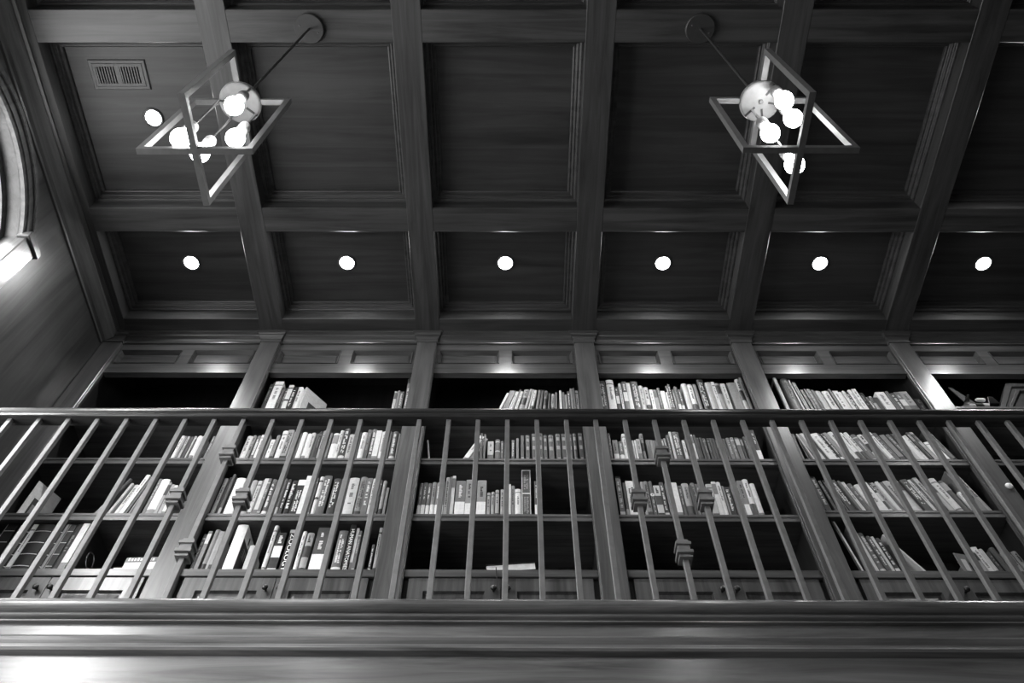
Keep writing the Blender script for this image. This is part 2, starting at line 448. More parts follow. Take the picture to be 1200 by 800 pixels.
# ================================================================== CEILING LIGHTS AND VENT
LIGHTS = [(-2.093, 2.452, 'recessed downlight in the small coffer nearest the left wall'),
          (-1.088, 2.452, 'recessed downlight in the second small coffer from the left'),
          (-.066, 2.452, 'recessed downlight in the middle small coffer, third from left'),
          (.948, 2.452, 'recessed downlight in the fourth small coffer from the left'),
          (1.958, 2.452, 'recessed downlight in the fifth small coffer from the left'),
          (3.006, 2.452, 'recessed downlight in the rightmost small coffer, near the right edge'),
          (-2.107, 1.505, 'recessed downlight in the large left coffer beside the air vent'),
          (3.005, 1.524, 'recessed downlight in the large coffer cut by the right edge')]
for x, y, lab in LIGHTS:
    root = empty('recessed_light', (x, y, ZP)); tag(root, lab, 'ceiling light', 'recessed downlights in the coffers')
    put = child_at(root)
    mb = W(); mb.lathe([(.044, .0), (.058, .0), (.060, -.004), (.056, -.008), (.046, -.007), (.044, .0)], (x, y, ZP), 28, cap0=False, cap1=False); put(mb, 'trim_ring', 'canopy', smooth=True)
    mb = W(); mb.lathe([(.0445, -.001), (.043, -.003), (.02, -.0045), (.002, -.005)], (x, y, ZP), 24, cap0=False); put(mb, 'lens', 'lens_glow', smooth=True)
    sp = bpy.data.lights.new('downlight_beam', 'SPOT'); sp.energy = SPOT; sp.spot_size = math.radians(102); sp.spot_blend = 1.0; sp.shadow_soft_size = .035
    so = bpy.data.objects.new('downlight_beam', sp); COL.objects.link(so); so.parent = root; so.location = (0, 0, -.045)

vent = empty('air_vent', (-2.238, 1.258, ZP)); tag(vent, 'rectangular ceiling air vent with two banks of slots', 'vent')
put = child_at(vent)
mb = W(); mb.rect_xy(-2.398, -2.078, 1.175, 1.341, [(0, ZP), (0, ZP - .006), (.004, ZP - .009), (.018, ZP - .009), (.022, ZP - .012), (.036, ZP - .012), (.038, ZP - .004)]); put(mb, 'vent_frame', 'vent')
mb = W(); mb.box(-2.362, -2.114, 1.211, 1.305, ZP - .003, ZP - .001); put(mb, 'vent_backing', 'black')
mb = W(); mb.box(-2.249, -2.227, 1.211, 1.305, ZP - .012, ZP - .003); put(mb, 'vent_divider', 'vent')
for bank in (-2.3605, -2.2255):
    for k in range(8):
        xs = bank + .004 + k * .0150
        mb = W(); mb.box(xs - .0034, xs + .0034, 1.211, 1.305, ZP - .011, ZP - .0035); put(mb, 'vent_slat', 'vent')

# ================================================================== PENDANT LAMPS
def pendant(cx, cy, bulbs, zt, zb, label):
    root = empty('pendant_lamp', (cx, cy, ZB)); tag(root, label, 'pendant lamp', 'pendant lamps of two crossed frames')
    put = child_at(root)
    mb = W(); mb.lathe([(.078, 0), (.078, -.018), (.074, -.022), (.012, -.022)], (cx, cy, ZB), 32); put(mb, 'canopy', 'canopy')
    for a in (.4, 3.5):
        mb = W(); mb.lathe([(.005, 0), (.004, -.004)], (cx + .05 * math.cos(a), cy + .05 * math.sin(a), ZB - .022), 8); put(mb, 'screw', 'bronze')
    mb = W(); mb.lathe([(.006, 0), (.006, zt + .02 - ZB + .02)], (cx, cy, ZB - .02), 10); put(mb, 'rod', 'canopy')
    hub = W(); hub.lathe([(.012, .045), (.014, .012), (.07, .010), (.080, .004), (.083, -.006), (.080, -.016), (.074, -.018), (.004, -.019)], (cx, cy, zt), 36)
    h = put(hub, 'hub', 'hub_white', smooth=False)
    mb = W(); mb.lathe([(.010, -.018), (.009, -.026), (.003, -.028)], (cx, cy, zt), 12); put(mb, 'finial', 'bronze', h)
    for dx, dy, z in bulbs:      # dark slot in the hub that each stem slides in
        l = math.hypot(dx, dy); ux, uy = dx / l, dy / l
        mb = W()
        mb.prism([(cx + ux * .03 - uy * .004, cy + uy * .03 + ux * .004), (cx + ux * .08 - uy * .004, cy + uy * .08 + ux * .004), (cx + ux * .08 + uy * .004, cy + uy * .08 - ux * .004), (cx + ux * .03 + uy * .004, cy + uy * .03 - ux * .004)], 'Z', zt - .0205, zt - .0185)
        put(mb, 'slot', 'black', h)
    hw, t = .198, .0105
    for ax in (0, 1):
        mb = W()
        def bx(u0, u1, z0, z1, e=0.0):
            if ax == 0: mb.box(cx + u0, cx + u1, cy - t - e, cy + t + e, z0, z1)
            else: mb.box(cx - t - e, cx + t + e, cy + u0, cy + u1, z0, z1)
        e = 0.0 if ax == 0 else .0006
        bx(-hw, hw, zb - t - e, zb + t + e, e); bx(-hw, hw, zt - t - e, zt + t + e, e)
        bx(-hw, -hw + 2 * t, zb + t, zt - t, e); bx(hw - 2 * t, hw, zb + t, zt - t, e)
        put(mb, 'frame', 'bronze')
    for dx, dy, z in bulbs:
        x, y = cx + dx, cy + dy
        st = W(); st.lathe([(.006, zt - .018 - z), (.006, .105)], (x, y, z), 10); s_ = put(st, 'stem', 'chrome')
        mb = W(); mb.lathe([(.008, .124), (.020, .121), (.022, .112), (.022, .074), (.017, .069)], (x, y, z), 18); put(mb, 'socket', 'hub_white', s_, smooth=True)
        mb = W(); mb.lathe([(.0125, .082), (.015, .064), (.019, .042), (.028, .014), (.034, -.004), (.0345, -.015), (.031, -.031), (.021, -.043), (.009, -.048), (.001, -.0485)], (x, y, z), 20); put(mb, 'bulb', 'bulb_glow', s_, smooth=True)
pendant(-1.0925, .9755, [(.05, -.055, 2.995), (-.08, -.01, 2.77), (-.05, .066, 2.835), (.055, .045, 2.93)], 3.215, 2.665, 'pendant lamp of two crossed metal frames near the air vent')
pendant(.9716, .976, [(.036, -.056, 3.06), (.082, .012, 3.06), (-.03, .032, 2.95), (.022, .088, 2.78)], 3.235, 2.68, 'pendant lamp of two crossed metal frames on the right side')
pendant(-1.0925, -.1505, [(.05, -.055, 2.995), (-.08, -.01, 2.77), (-.05, .066, 2.835), (.055, .045, 2.93)], 3.215, 2.665, 'pendant lamp hanging left of and above the viewer, behind the vent lamp')
pendant(.9716, -.1505, [(.036, -.056, 3.02), (.082, .012, 2.95), (-.03, .032, 2.95), (.022, .088, 2.78)], 3.235, 2.68, 'pendant lamp hanging right of and above the viewer, nearest the viewer')

# ================================================================== BOOKS
BOOKS = [
 (2, 'A', 3.735, [
  (-1.505,0.016,0.287,0.25,'',0),(-1.488,0.011,0.304,0.2,'',0),(-1.476,0.05,0.307,0.9,'',0),(-1.425,0.021,0.252,0.2,'',0),
  (-1.402,0.016,0.252,0.35,'',0),(-1.384,0.027,0.272,0.85,'band',0),(-1.356,0.027,0.252,0.15,'title',0),(-1.327,0.028,0.263,0.85,'',0),
  (-1.298,0.012,0.239,0.8,'',0),(-1.281,0.015,0.238,0.8,'angled',0),(-0.733,0.018,0.219,0.7,'',0),(-0.71,0.01,0.219,0.5,'',0),
  (-0.699,0.026,0.21,0.4,'title',0),(-0.665,0.03,0.363,0.45,'cap',0),]),
 (3, 'A', 3.735, [
  (-0.113,0.011,0.213,0.85,'',17),(-0.101,0.007,0.24,0.4,'',17),(-0.089,0.007,0.234,0.5,'',16),(-0.077,0.011,0.228,0.45,'',15),
  (-0.065,0.007,0.228,0.5,'',15),(-0.053,0.019,0.223,0.8,'',14),(-0.032,0.011,0.241,0.3,'',14),(-0.016,0.016,0.218,0.8,'',13),
  (0.005,0.034,0.244,0.6,'label',12),(0.044,0.015,0.243,0.7,'',11),(0.065,0.008,0.242,0.8,'',10),(0.078,0.017,0.237,0.85,'foot',9),
  (0.113,0.016,0.232,0.45,'',7),(0.136,0.013,0.231,0.3,'',6),(0.156,0.021,0.231,0.5,'label',5),(0.188,0.011,0.196,0.3,'',4),
  (0.207,0.021,0.196,0.65,'foot',3),(0.234,0.011,0.213,0.5,'',2),(0.262,0.013,0.222,0.85,'',1),(0.283,0.012,0.209,0.5,'',0),
  (0.297,0.012,0.187,0.7,'',0),(0.313,0.014,0.213,0.4,'title',0),(0.331,0.014,0.248,0.6,'',0),(0.347,0.011,0.248,0.5,'',0),
  (0.361,0.018,0.231,0.6,'',0),]),
 (4, 'A', 3.735, [
  (0.507,0.044,0.328,0.3,'title',0),(0.557,0.045,0.334,0.9,'',0),(0.605,0.02,0.266,0.2,'label',0),(0.632,0.015,0.297,0.85,'',0),
  (0.652,0.026,0.319,0.35,'label',0),(0.68,0.023,0.31,0.85,'',0),(0.708,0.043,0.328,0.4,'title',0),(0.753,0.025,0.284,0.85,'',0),
  (0.78,0.028,0.267,0.85,'foot',0),(0.813,0.021,0.24,0.85,'',0),(0.835,0.023,0.236,0.5,'',0),(0.861,0.016,0.258,0.25,'',0),
  (0.878,0.025,0.219,0.9,'',0),(0.906,0.011,0.206,0.8,'',0),(0.918,0.014,0.276,0.25,'title',0),(0.934,0.014,0.302,0.25,'title',0),
  (0.951,0.014,0.241,0.4,'',0),(0.966,0.018,0.263,0.5,'foot',0),(0.986,0.018,0.241,0.4,'foot',0),(1.019,0.03,0.303,0.85,'',0),
  (1.054,0.03,0.298,0.9,'foot',0),(1.089,0.02,0.298,0.5,'',0),(1.121,0.038,0.348,0.12,'title',0),(1.164,0.035,0.307,0.7,'',0),
  (1.202,0.018,0.312,0.9,'',0),(1.224,0.03,0.308,0.6,'',0),(1.257,0.025,0.294,0.85,'',0),(1.284,0.013,0.294,0.2,'',0),(1.302,0.053,0.312,0.6,'',0),
  (1.357,0.025,0.344,0.75,'label',0),(1.385,0.02,0.398,0.5,'',0),]),
 (5, 'A', 3.735, [
  (1.6,0.02,0.376,0.85,'framecover',0),(1.655,0.039,0.404,0.5,'',-1),(1.703,0.008,0.349,0.8,'',-2),(1.718,0.019,0.309,0.5,'',-3),
  (1.753,0.016,0.244,0.5,'',-4),(1.771,0.015,0.244,0.3,'',-4),(1.788,0.018,0.244,0.4,'',-4),(1.808,0.023,0.235,0.4,'',-4),
  (1.833,0.038,0.235,0.7,'',-4),(1.876,0.04,0.231,0.8,'',-4),(1.921,0.015,0.249,0.4,'',-4),(1.939,0.032,0.227,0.85,'',-4),
  (1.973,0.021,0.223,0.85,'',-4),(1.996,0.018,0.227,0.8,'',-4),(2.016,0.018,0.223,0.2,'title',-4),(2.035,0.021,0.236,0.85,'',-4),
  (2.058,0.025,0.24,0.85,'',-4),(2.086,0.03,0.21,0.22,'',-4),(2.119,0.018,0.176,0.35,'title',-4),(2.139,0.018,0.176,0.6,'',-4),
  (2.159,0.028,0.168,0.3,'',-4),(2.197,0.055,0.223,0.88,'',-4),(2.254,0.018,0.219,0.35,'',-4),(2.274,0.028,0.202,0.3,'title',-4),
  (2.304,0.033,0.215,0.45,'label',-4),(2.342,0.05,0.228,0.6,'foot',-4),(2.397,0.035,0.151,0.2,'',-4),]),
 (1, 'B', 3.322, [
  (-1.881,0.019,0.203,0.85,'',0),(-1.86,0.009,0.203,0.5,'',0),(-1.848,0.014,0.203,0.6,'',0),(-1.83,0.017,0.203,0.2,'',0),
  (-1.811,0.012,0.211,0.7,'',0),(-1.797,0.008,0.174,0.3,'',0),(-1.788,0.026,0.203,0.85,'',0),(-1.76,0.021,0.203,0.85,'',0),
  (-1.709,0.021,0.211,0.45,'',0),]),
 (2, 'B', 3.322, [
  (-1.509,0.03,0.204,0.85,'',0),(-1.478,0.019,0.212,0.5,'',0),(-1.458,0.025,0.216,0.4,'title',0),(-1.432,0.025,0.219,0.85,'',0),
  (-1.4,0.021,0.212,0.6,'',0),(-1.37,0.021,0.182,0.85,'',0),(-1.344,0.016,0.216,0.5,'',0),(-1.323,0.033,0.261,0.85,'',0),
  (-1.289,0.033,0.258,0.6,'title',0),(-1.254,0.016,0.242,0.7,'',0),(-1.233,0.023,0.235,0.5,'',0),(-1.204,0.025,0.239,0.88,'',0),
  (-1.178,0.025,0.237,0.88,'',0),(-1.151,0.023,0.231,0.8,'',0),(-1.126,0.015,0.235,0.3,'',0),(-1.11,0.015,0.25,0.15,'',0),
  (-1.093,0.025,0.258,0.6,'',0),(-1.058,0.023,0.236,0.5,'',0),(-1.029,0.034,0.239,0.88,'',0),(-0.993,0.019,0.258,0.85,'',0),
  (-0.97,0.033,0.27,0.2,'title',0),(-0.935,0.03,0.221,0.7,'',0),(-0.896,0.023,0.244,0.4,'',0),(-0.868,0.031,0.244,0.88,'',0),
  (-0.835,0.023,0.259,0.15,'',0),(-0.81,0.022,0.27,0.3,'title',0),(-0.786,0.03,0.251,0.85,'',0),(-0.755,0.033,0.244,0.85,'',0),
  (-0.719,0.021,0.252,0.4,'',0),(-0.692,0.029,0.244,0.4,'title',0),(-0.661,0.009,0.237,0.5,'',0),]),
 (3, 'B', 3.322, [
  (-0.471,0.009,0.179,0.6,'',-8),(-0.29,0.026,0.224,0.88,'',24),(-0.263,0.026,0.211,0.5,'',24),(-0.197,0.016,0.234,0.3,'',0),
  (-0.178,0.012,0.234,0.35,'',0),(-0.153,0.032,0.171,0.7,'foot',0),(-0.111,0.026,0.179,0.4,'band',0),(-0.081,0.016,0.168,0.4,'',0),
  (-0.051,0.019,0.179,0.35,'',0),(-0.021,0.016,0.183,0.35,'title',0),(0.005,0.014,0.19,0.45,'',0),(0.031,0.016,0.216,0.3,'',0),
  (0.058,0.021,0.22,0.3,'bands',0),(0.091,0.026,0.239,0.3,'bands',0),(0.126,0.026,0.235,0.3,'bands',0),(0.158,0.018,0.22,0.3,'bands',0),
  (0.184,0.03,0.228,0.35,'bands',0),(0.225,0.026,0.232,0.3,'bands',0),(0.258,0.026,0.232,0.3,'bands',0),(0.29,0.026,0.232,0.3,'bands',0),
  (0.323,0.021,0.24,0.3,'bands',0),(0.353,0.023,0.24,0.3,'bands',0),]),
 (4, 'B', 3.322, [
  (0.52,0.014,0.24,0.25,'',0),(0.541,0.028,0.177,0.5,'foot',0),(0.574,0.026,0.17,0.4,'foot',0),(0.601,0.021,0.241,0.9,'',0),
  (0.632,0.016,0.181,0.4,'',0),(0.652,0.009,0.181,0.8,'',0),(0.664,0.011,0.181,0.8,'',0),(0.676,0.02,0.185,0.6,'foot',0),
  (0.701,0.019,0.241,0.5,'label',0),(0.727,0.01,0.174,0.3,'',0),(0.738,0.012,0.181,0.35,'',0),(0.752,0.012,0.181,0.5,'',0),
  (0.765,0.013,0.181,0.4,'',0),(0.78,0.009,0.182,0.35,'',0),(0.794,0.014,0.182,0.3,'',0),(0.812,0.014,0.182,0.4,'',0),(0.829,0.012,0.189,0.5,'',0),
  (0.847,0.016,0.219,0.35,'',0),(0.868,0.012,0.249,0.75,'',0),(0.882,0.042,0.253,0.35,'title',0),(0.931,0.014,0.175,0.85,'',0),
  (0.952,0.021,0.204,0.35,'',0),(0.979,0.02,0.227,0.8,'',0),(1.001,0.011,0.219,0.3,'',0),(1.014,0.016,0.204,0.25,'',0),(1.033,0.012,0.201,0.25,'',0),
  (1.049,0.019,0.201,0.3,'',0),(1.072,0.014,0.197,0.25,'',0),(1.088,0.012,0.197,0.3,'',0),(1.102,0.014,0.197,0.25,'',0),(1.121,0.016,0.197,0.3,'',0),
  (1.142,0.014,0.205,0.35,'',0),(1.158,0.019,0.197,0.25,'',0),(1.181,0.023,0.205,0.4,'',0),(1.207,0.021,0.209,0.45,'',0),(1.23,0.023,0.201,0.38,'',0),
  (1.258,0.014,0.198,0.25,'',0),(1.276,0.014,0.205,0.3,'',0),(1.325,0.026,0.265,0.18,'foot',0),]),
 (5, 'B', 3.322, [
  (1.558,0.02,0.24,0.6,'',-0),(1.592,0.005,0.206,0.3,'',-3.25),(1.603,0.008,0.215,0.6,'',-6.5),(1.622,0.009,0.232,0.7,'',-9.75),
  (1.643,0.021,0.235,0.5,'',-13),(1.669,0.03,0.25,0.8,'',-13),(1.701,0.013,0.227,0.25,'',-13),(1.715,0.042,0.235,0.88,'',-13),
  (1.758,0.014,0.243,0.25,'title',-13),(1.775,0.016,0.235,0.3,'title',-13),(1.796,0.025,0.251,0.6,'',-13),(1.828,0.031,0.258,0.85,'foot',-13),
  (1.86,0.023,0.262,0.88,'',-13),(1.886,0.025,0.251,0.88,'foot',-13),(1.914,0.023,0.251,0.85,'foot',-13),(1.944,0.032,0.236,0.45,'',-13),
  (1.983,0.029,0.236,0.8,'label',-13),(2.013,0.031,0.244,0.5,'',-13),(2.046,0.022,0.251,0.9,'',-13),(2.069,0.032,0.251,0.35,'',-13),
  (2.108,0.03,0.236,0.5,'',-13),(2.143,0.022,0.236,0.4,'',-13),(2.166,0.018,0.236,0.2,'',-13),(2.185,0.028,0.244,0.7,'',-13),
  (2.215,0.023,0.225,0.85,'',-13),(2.24,0.024,0.233,0.85,'',-13),(2.266,0.016,0.252,0.3,'',-13),(2.291,0.021,0.26,0.6,'',-13),
  (2.315,0.056,0.169,0.9,'',-13),(2.373,0.014,0.276,0.3,'',-13),(2.389,0.023,0.28,0.5,'',-13),]),
 (1, 'C', 2.908, [
  (-2.126,0.021,0.28,0.3,'',17),(-2.053,0.013,0.233,0.7,'',10),(-2.03,0.03,0.231,0.8,'',8),(-1.993,0.021,0.297,0.9,'',7),
  (-1.968,0.009,0.257,0.4,'',7),(-1.953,0.011,0.25,0.6,'',6),(-1.94,0.015,0.257,0.3,'',6),(-1.882,0.015,0.275,0.45,'',0),
  (-1.865,0.043,0.269,0.88,'',0),(-1.82,0.015,0.243,0.6,'',0),(-1.801,0.017,0.23,0.6,'',0),(-1.779,0.017,0.217,0.85,'',0),]),
 (2, 'C', 2.908, [
  (-1.533,0.018,0.27,0.7,'',0),(-1.514,0.015,0.283,0.25,'',0),(-1.498,0.015,0.302,0.3,'',0),(-1.482,0.011,0.289,0.15,'',0),
  (-1.47,0.046,0.276,0.9,'',0),(-1.415,0.026,0.27,0.4,'',0),(-1.385,0.028,0.263,0.6,'',0),(-1.351,0.019,0.257,0.7,'',0),(-1.33,0.008,0.264,0.4,'',0),
  (-1.321,0.02,0.273,0.75,'',0),(-1.3,0.016,0.27,0.4,'',0),(-1.283,0.028,0.27,0.35,'title',0),(-1.248,0.03,0.264,0.5,'',0),
  (-1.214,0.015,0.271,0.3,'',0),(-1.197,0.017,0.271,0.2,'title',0),(-1.176,0.03,0.264,0.12,'title',0),(-1.141,0.039,0.271,0.12,'cap',0),
  (-1.101,0.028,0.291,0.85,'',0),(-1.069,0.03,0.284,0.3,'',0),(-1.032,0.02,0.291,0.8,'band',0),(-1.011,0.043,0.297,0.35,'title',0),
  (-0.955,0.036,0.278,0.18,'title',0),(-0.915,0.039,0.278,0.4,'',0),(-0.872,0.051,0.278,0.75,'',0),(-0.816,0.034,0.291,0.5,'title',0),
  (-0.78,0.028,0.278,0.4,'title',0),(-0.748,0.017,0.272,0.75,'',0),(-0.726,0.026,0.272,0.35,'',0),(-0.694,0.019,0.266,0.6,'',0),
  (-0.671,0.013,0.214,0.5,'',0),]),
 (3, 'C', 2.908, [
  (-0.5,0.019,0.247,0.45,'foot',0),(-0.478,0.019,0.247,0.4,'foot',0),(-0.457,0.021,0.244,0.4,'foot',0),(-0.433,0.021,0.247,0.5,'foot',0),
  (-0.41,0.021,0.247,0.45,'foot',0),(-0.384,0.017,0.254,0.4,'foot',0),(-0.363,0.017,0.286,0.6,'title',0),(-0.344,0.011,0.286,0.4,'',0),
  (-0.331,0.017,0.293,0.75,'',0),(-0.309,0.051,0.257,0.45,'foot',0),(-0.256,0.038,0.264,0.55,'foot',0),(-0.198,0.047,0.264,0.55,'foot',0),
  (-0.147,0.019,0.178,0.65,'',0),(-0.123,0.017,0.181,0.65,'',0),(-0.102,0.019,0.187,0.65,'',0),(-0.076,0.017,0.197,0.65,'',0),
  (-0.055,0.019,0.21,0.65,'',0),(-0.033,0.01,0.235,0.85,'',0),(-0.022,0.019,0.226,0.5,'',0),(-0.001,0.03,0.2,0.9,'',0),
  (0.033,0.047,0.347,0.3,'frametitle',0),(0.099,0.019,0.262,0.3,'foot',0),]),
 (4, 'C', 2.908, [
  (0.529,0.026,0.302,0.4,'title',0),(0.559,0.017,0.244,0.2,'',0),(0.578,0.047,0.263,0.88,'title',0),(0.631,0.019,0.257,0.6,'',0),
  (0.655,0.013,0.257,0.6,'',0),(0.67,0.024,0.257,0.5,'title',0),(0.698,0.017,0.257,0.35,'dot',0),(0.719,0.032,0.225,0.75,'label',0),
  (0.755,0.021,0.257,0.25,'title',0),(0.783,0.028,0.251,0.5,'',0),(0.817,0.028,0.254,0.9,'',0),(0.847,0.021,0.232,0.3,'',0),
  (0.871,0.035,0.251,0.65,'foot',0),(0.907,0.009,0.232,0.3,'',0),(0.917,0.02,0.251,0.5,'',0),(0.941,0.021,0.245,0.4,'',0),
  (0.967,0.024,0.239,0.6,'',0),(0.995,0.03,0.239,0.7,'',0),(1.027,0.021,0.255,0.85,'',0),(1.049,0.024,0.252,0.85,'',0),(1.076,0.009,0.226,0.5,'',0),
  (1.086,0.028,0.22,0.15,'title',0),(1.121,0.023,0.233,0.4,'',0),(1.146,0.015,0.226,0.6,'title',0),(1.163,0.026,0.265,0.5,'foot',0),
  (1.193,0.028,0.272,0.85,'foot',0),(1.225,0.026,0.243,0.85,'',0),]),
 (5, 'C', 2.941, [
  (1.56,0.006,0.273,0.25,'',-0),(1.572,0.027,0.27,0.18,'title',-3),(1.617,0.015,0.235,0.25,'',-6),(1.65,0.007,0.21,0.35,'',-9),
  (1.667,0.026,0.246,0.15,'',-12),(1.695,0.041,0.246,0.3,'title',-12),(1.738,0.013,0.232,0.4,'',-12),(1.753,0.007,0.233,0.7,'',-12),
  (1.761,0.017,0.233,0.85,'',-12),(1.783,0.026,0.219,0.4,'',-12),(1.813,0.026,0.206,0.85,'',-12),(1.843,0.047,0.22,0.88,'',-12),
  (1.892,0.015,0.22,0.3,'label',-12),(1.911,0.017,0.226,0.7,'',-12),(1.933,0.017,0.227,0.85,'',-12),(1.954,0.017,0.227,0.4,'',-12),
  (1.976,0.03,0.233,0.7,'',-12),(2.008,0.06,0.243,0.85,'',-12),(2.07,0.036,0.24,0.25,'title',-12),(2.109,0.017,0.24,0.8,'',-12),
  (2.13,0.019,0.254,0.35,'',-12),(2.154,0.024,0.267,0.75,'',-12),(2.179,0.012,0.247,0.3,'',-12),(2.192,0.032,0.241,0.7,'',-12),
  (2.227,0.039,0.254,0.85,'',-12),(2.272,0.034,0.241,0.35,'',-12),(2.315,0.028,0.15,0.88,'',-12),(2.349,0.034,0.308,0.5,'',-12),
  (2.385,0.028,0.281,0.7,'',-12),]),
 (1, 'D', 2.55, [
  (-2.509,0.055,0.3,0.12,'lines',0),(-2.45,0.063,0.306,0.12,'lines',0),(-2.384,0.022,0.329,0.85,'',0),(-2.359,0.083,0.301,0.12,'lines',0),
  (-2.268,0.048,0.301,0.12,'lines',0),(-2.216,0.013,0.307,0.5,'',0),(-2.201,0.032,0.313,0.15,'lines',0),(-2.166,0.03,0.313,0.2,'',0),
  (-2.133,0.032,0.342,0.9,'',0),]),
 (2, 'D', 2.55, [
  (-1.517,0.014,0.236,0.35,'',0),(-1.499,0.019,0.255,0.45,'',0),(-1.473,0.024,0.272,0.5,'',0),(-1.448,0.01,0.264,0.6,'',0),
  (-1.436,0.014,0.258,0.55,'',0),(-1.37,0.051,0.327,0.92,'binder',0),(-1.275,0.022,0.171,0.7,'',0),(-1.186,0.02,0.296,0.8,'',0),
  (-1.16,0.042,0.254,0.15,'label',0),(-1.103,0.036,0.274,0.08,'ZOOLOGY',0),(-1.036,0.018,0.254,0.85,'',0),(-1.014,0.034,0.249,0.6,'label',0),
  (-0.966,0.057,0.283,0.28,'foot',0),(-0.907,0.014,0.285,0.5,'',0),(-0.862,0.044,0.266,0.4,'title',0),(-0.81,0.028,0.317,0.1,'HUMAN ANATOMIES',0),
  (-0.78,0.014,0.283,0.75,'',0),(-0.765,0.014,0.266,0.4,'',0),(-0.687,0.012,0.173,0.3,'title',0),(-0.666,0.014,0.286,0.6,'',0),]),
 (5, 'D', 2.55, [
  (1.598,0.01,0.35,0.2,'',-6),(1.61,0.012,0.358,0.9,'',-6),(1.65,0.021,0.303,0.45,'title',-3.5),(1.681,0.014,0.287,0.8,'',-5.25),
  (1.705,0.028,0.265,0.45,'title',-7),(1.734,0.018,0.237,0.35,'title',-7),(1.754,0.012,0.232,0.8,'',-7),(1.768,0.02,0.221,0.2,'title',-7),
  (2.159,0.02,0.13,0.55,'',-7),(2.181,0.022,0.135,0.6,'',-7),(2.206,0.026,0.173,0.85,'',-7),(2.234,0.024,0.162,0.75,'',-7),
  (2.262,0.02,0.141,0.25,'',-7),(2.289,0.028,0.168,0.3,'',-7),(2.327,0.022,0.141,0.8,'',-7),(2.351,0.022,0.146,0.6,'',-7),
  (2.376,0.028,0.141,0.5,'',-7),]),
]

ORD = ['first', 'second', 'third', 'fourth', 'fifth', 'sixth', 'seventh', 'eighth', 'ninth', 'tenth', 'eleventh', 'twelfth', 'thirteenth', 'fourteenth', 'fifteenth',
       'sixteenth', 'seventeenth', 'eighteenth', 'nineteenth', 'twentieth']
def ordinal(n):
    if n <= 20: return ORD[n - 1]
    t, u = {2: ('twenty', 'twentieth'), 3: ('thirty', 'thirtieth'), 4: ('forty', 'fortieth')}[n // 10], n % 10
    return t[1] if u == 0 else t[0] + '-' + ORD[u - 1]
ROWN = {'A': 'top shelf', 'B': 'second shelf', 'C': 'third shelf', 'D': 'cabinet top'}
BAYS = {1: 'leftmost bay', 2: 'second bay', 3: 'third bay', 4: 'fourth bay', 5: 'fifth bay'}
def tone_word(t):
    return 'white' if t >= .78 else 'pale grey' if t >= .55 else 'mid-grey' if t >= .38 else 'dark grey' if t >= .22 else 'black'

def text_mesh(txt, size):
    cu = bpy.data.curves.new('lettering', 'FONT'); cu.body = txt; cu.size = size; cu.extrude = .0004
    cu.align_x = 'CENTER'; cu.align_y = 'CENTER'
    ob = bpy.data.objects.new('lettering', cu)
    COL.objects.link(ob)
    dg = bpy.context.evaluated_depsgraph_get()
    me = bpy.data.meshes.new_from_object(ob.evaluated_get(dg))
    bpy.data.objects.remove(ob)
    return me

def cover_mesh(w, d, h, rnd):
    b = min(.22 * w, .005) if rnd else 0.0004
    t = min(.0028, w * .2)
    n = 5
    outer = [(0, d)] + [(w * i / n, b * (2 * i / n - 1) ** 2) for i in range(n + 1)] + [(w, d)]
    inner = [(t, d)] + [(t + (w - 2 * t) * i / n, b + t) for i in range(n + 1)] + [(w - t, d)]
    mb = W()
    ring0 = [[(x, y, 0) for x, y in outer], [(x, y, h) for x, y in outer], [(x, y, h) for x, y in inner], [(x, y, 0) for x, y in inner], [(x, y, 0) for x, y in outer]]
    mb.loops(ring0, False)
    k = len(outer)
    for j in (0, k - 1): mb.f.append((j, j + k, j + 2 * k, j + 3 * k))
    return mb, b, t

def arc_band(mb, w, b, x0, x1, z0, z1, e=.0006):
    n = 4
    fr = [(x0 + (x1 - x0) * i / n) for i in range(n + 1)]
    yy = [b * (2 * x / w - 1) ** 2 for x in fr]
    mb.loops([[(x, y - e, z0) for x, y in zip(fr, yy)] + [(x, y + .0004, z0) for x, y in reversed(list(zip(fr, yy)))],
              [(x, y - e, z1) for x, y in zip(fr, yy)] + [(x, y + .0004, z1) for x, y in reversed(list(zip(fr, yy)))]], True, True, True)

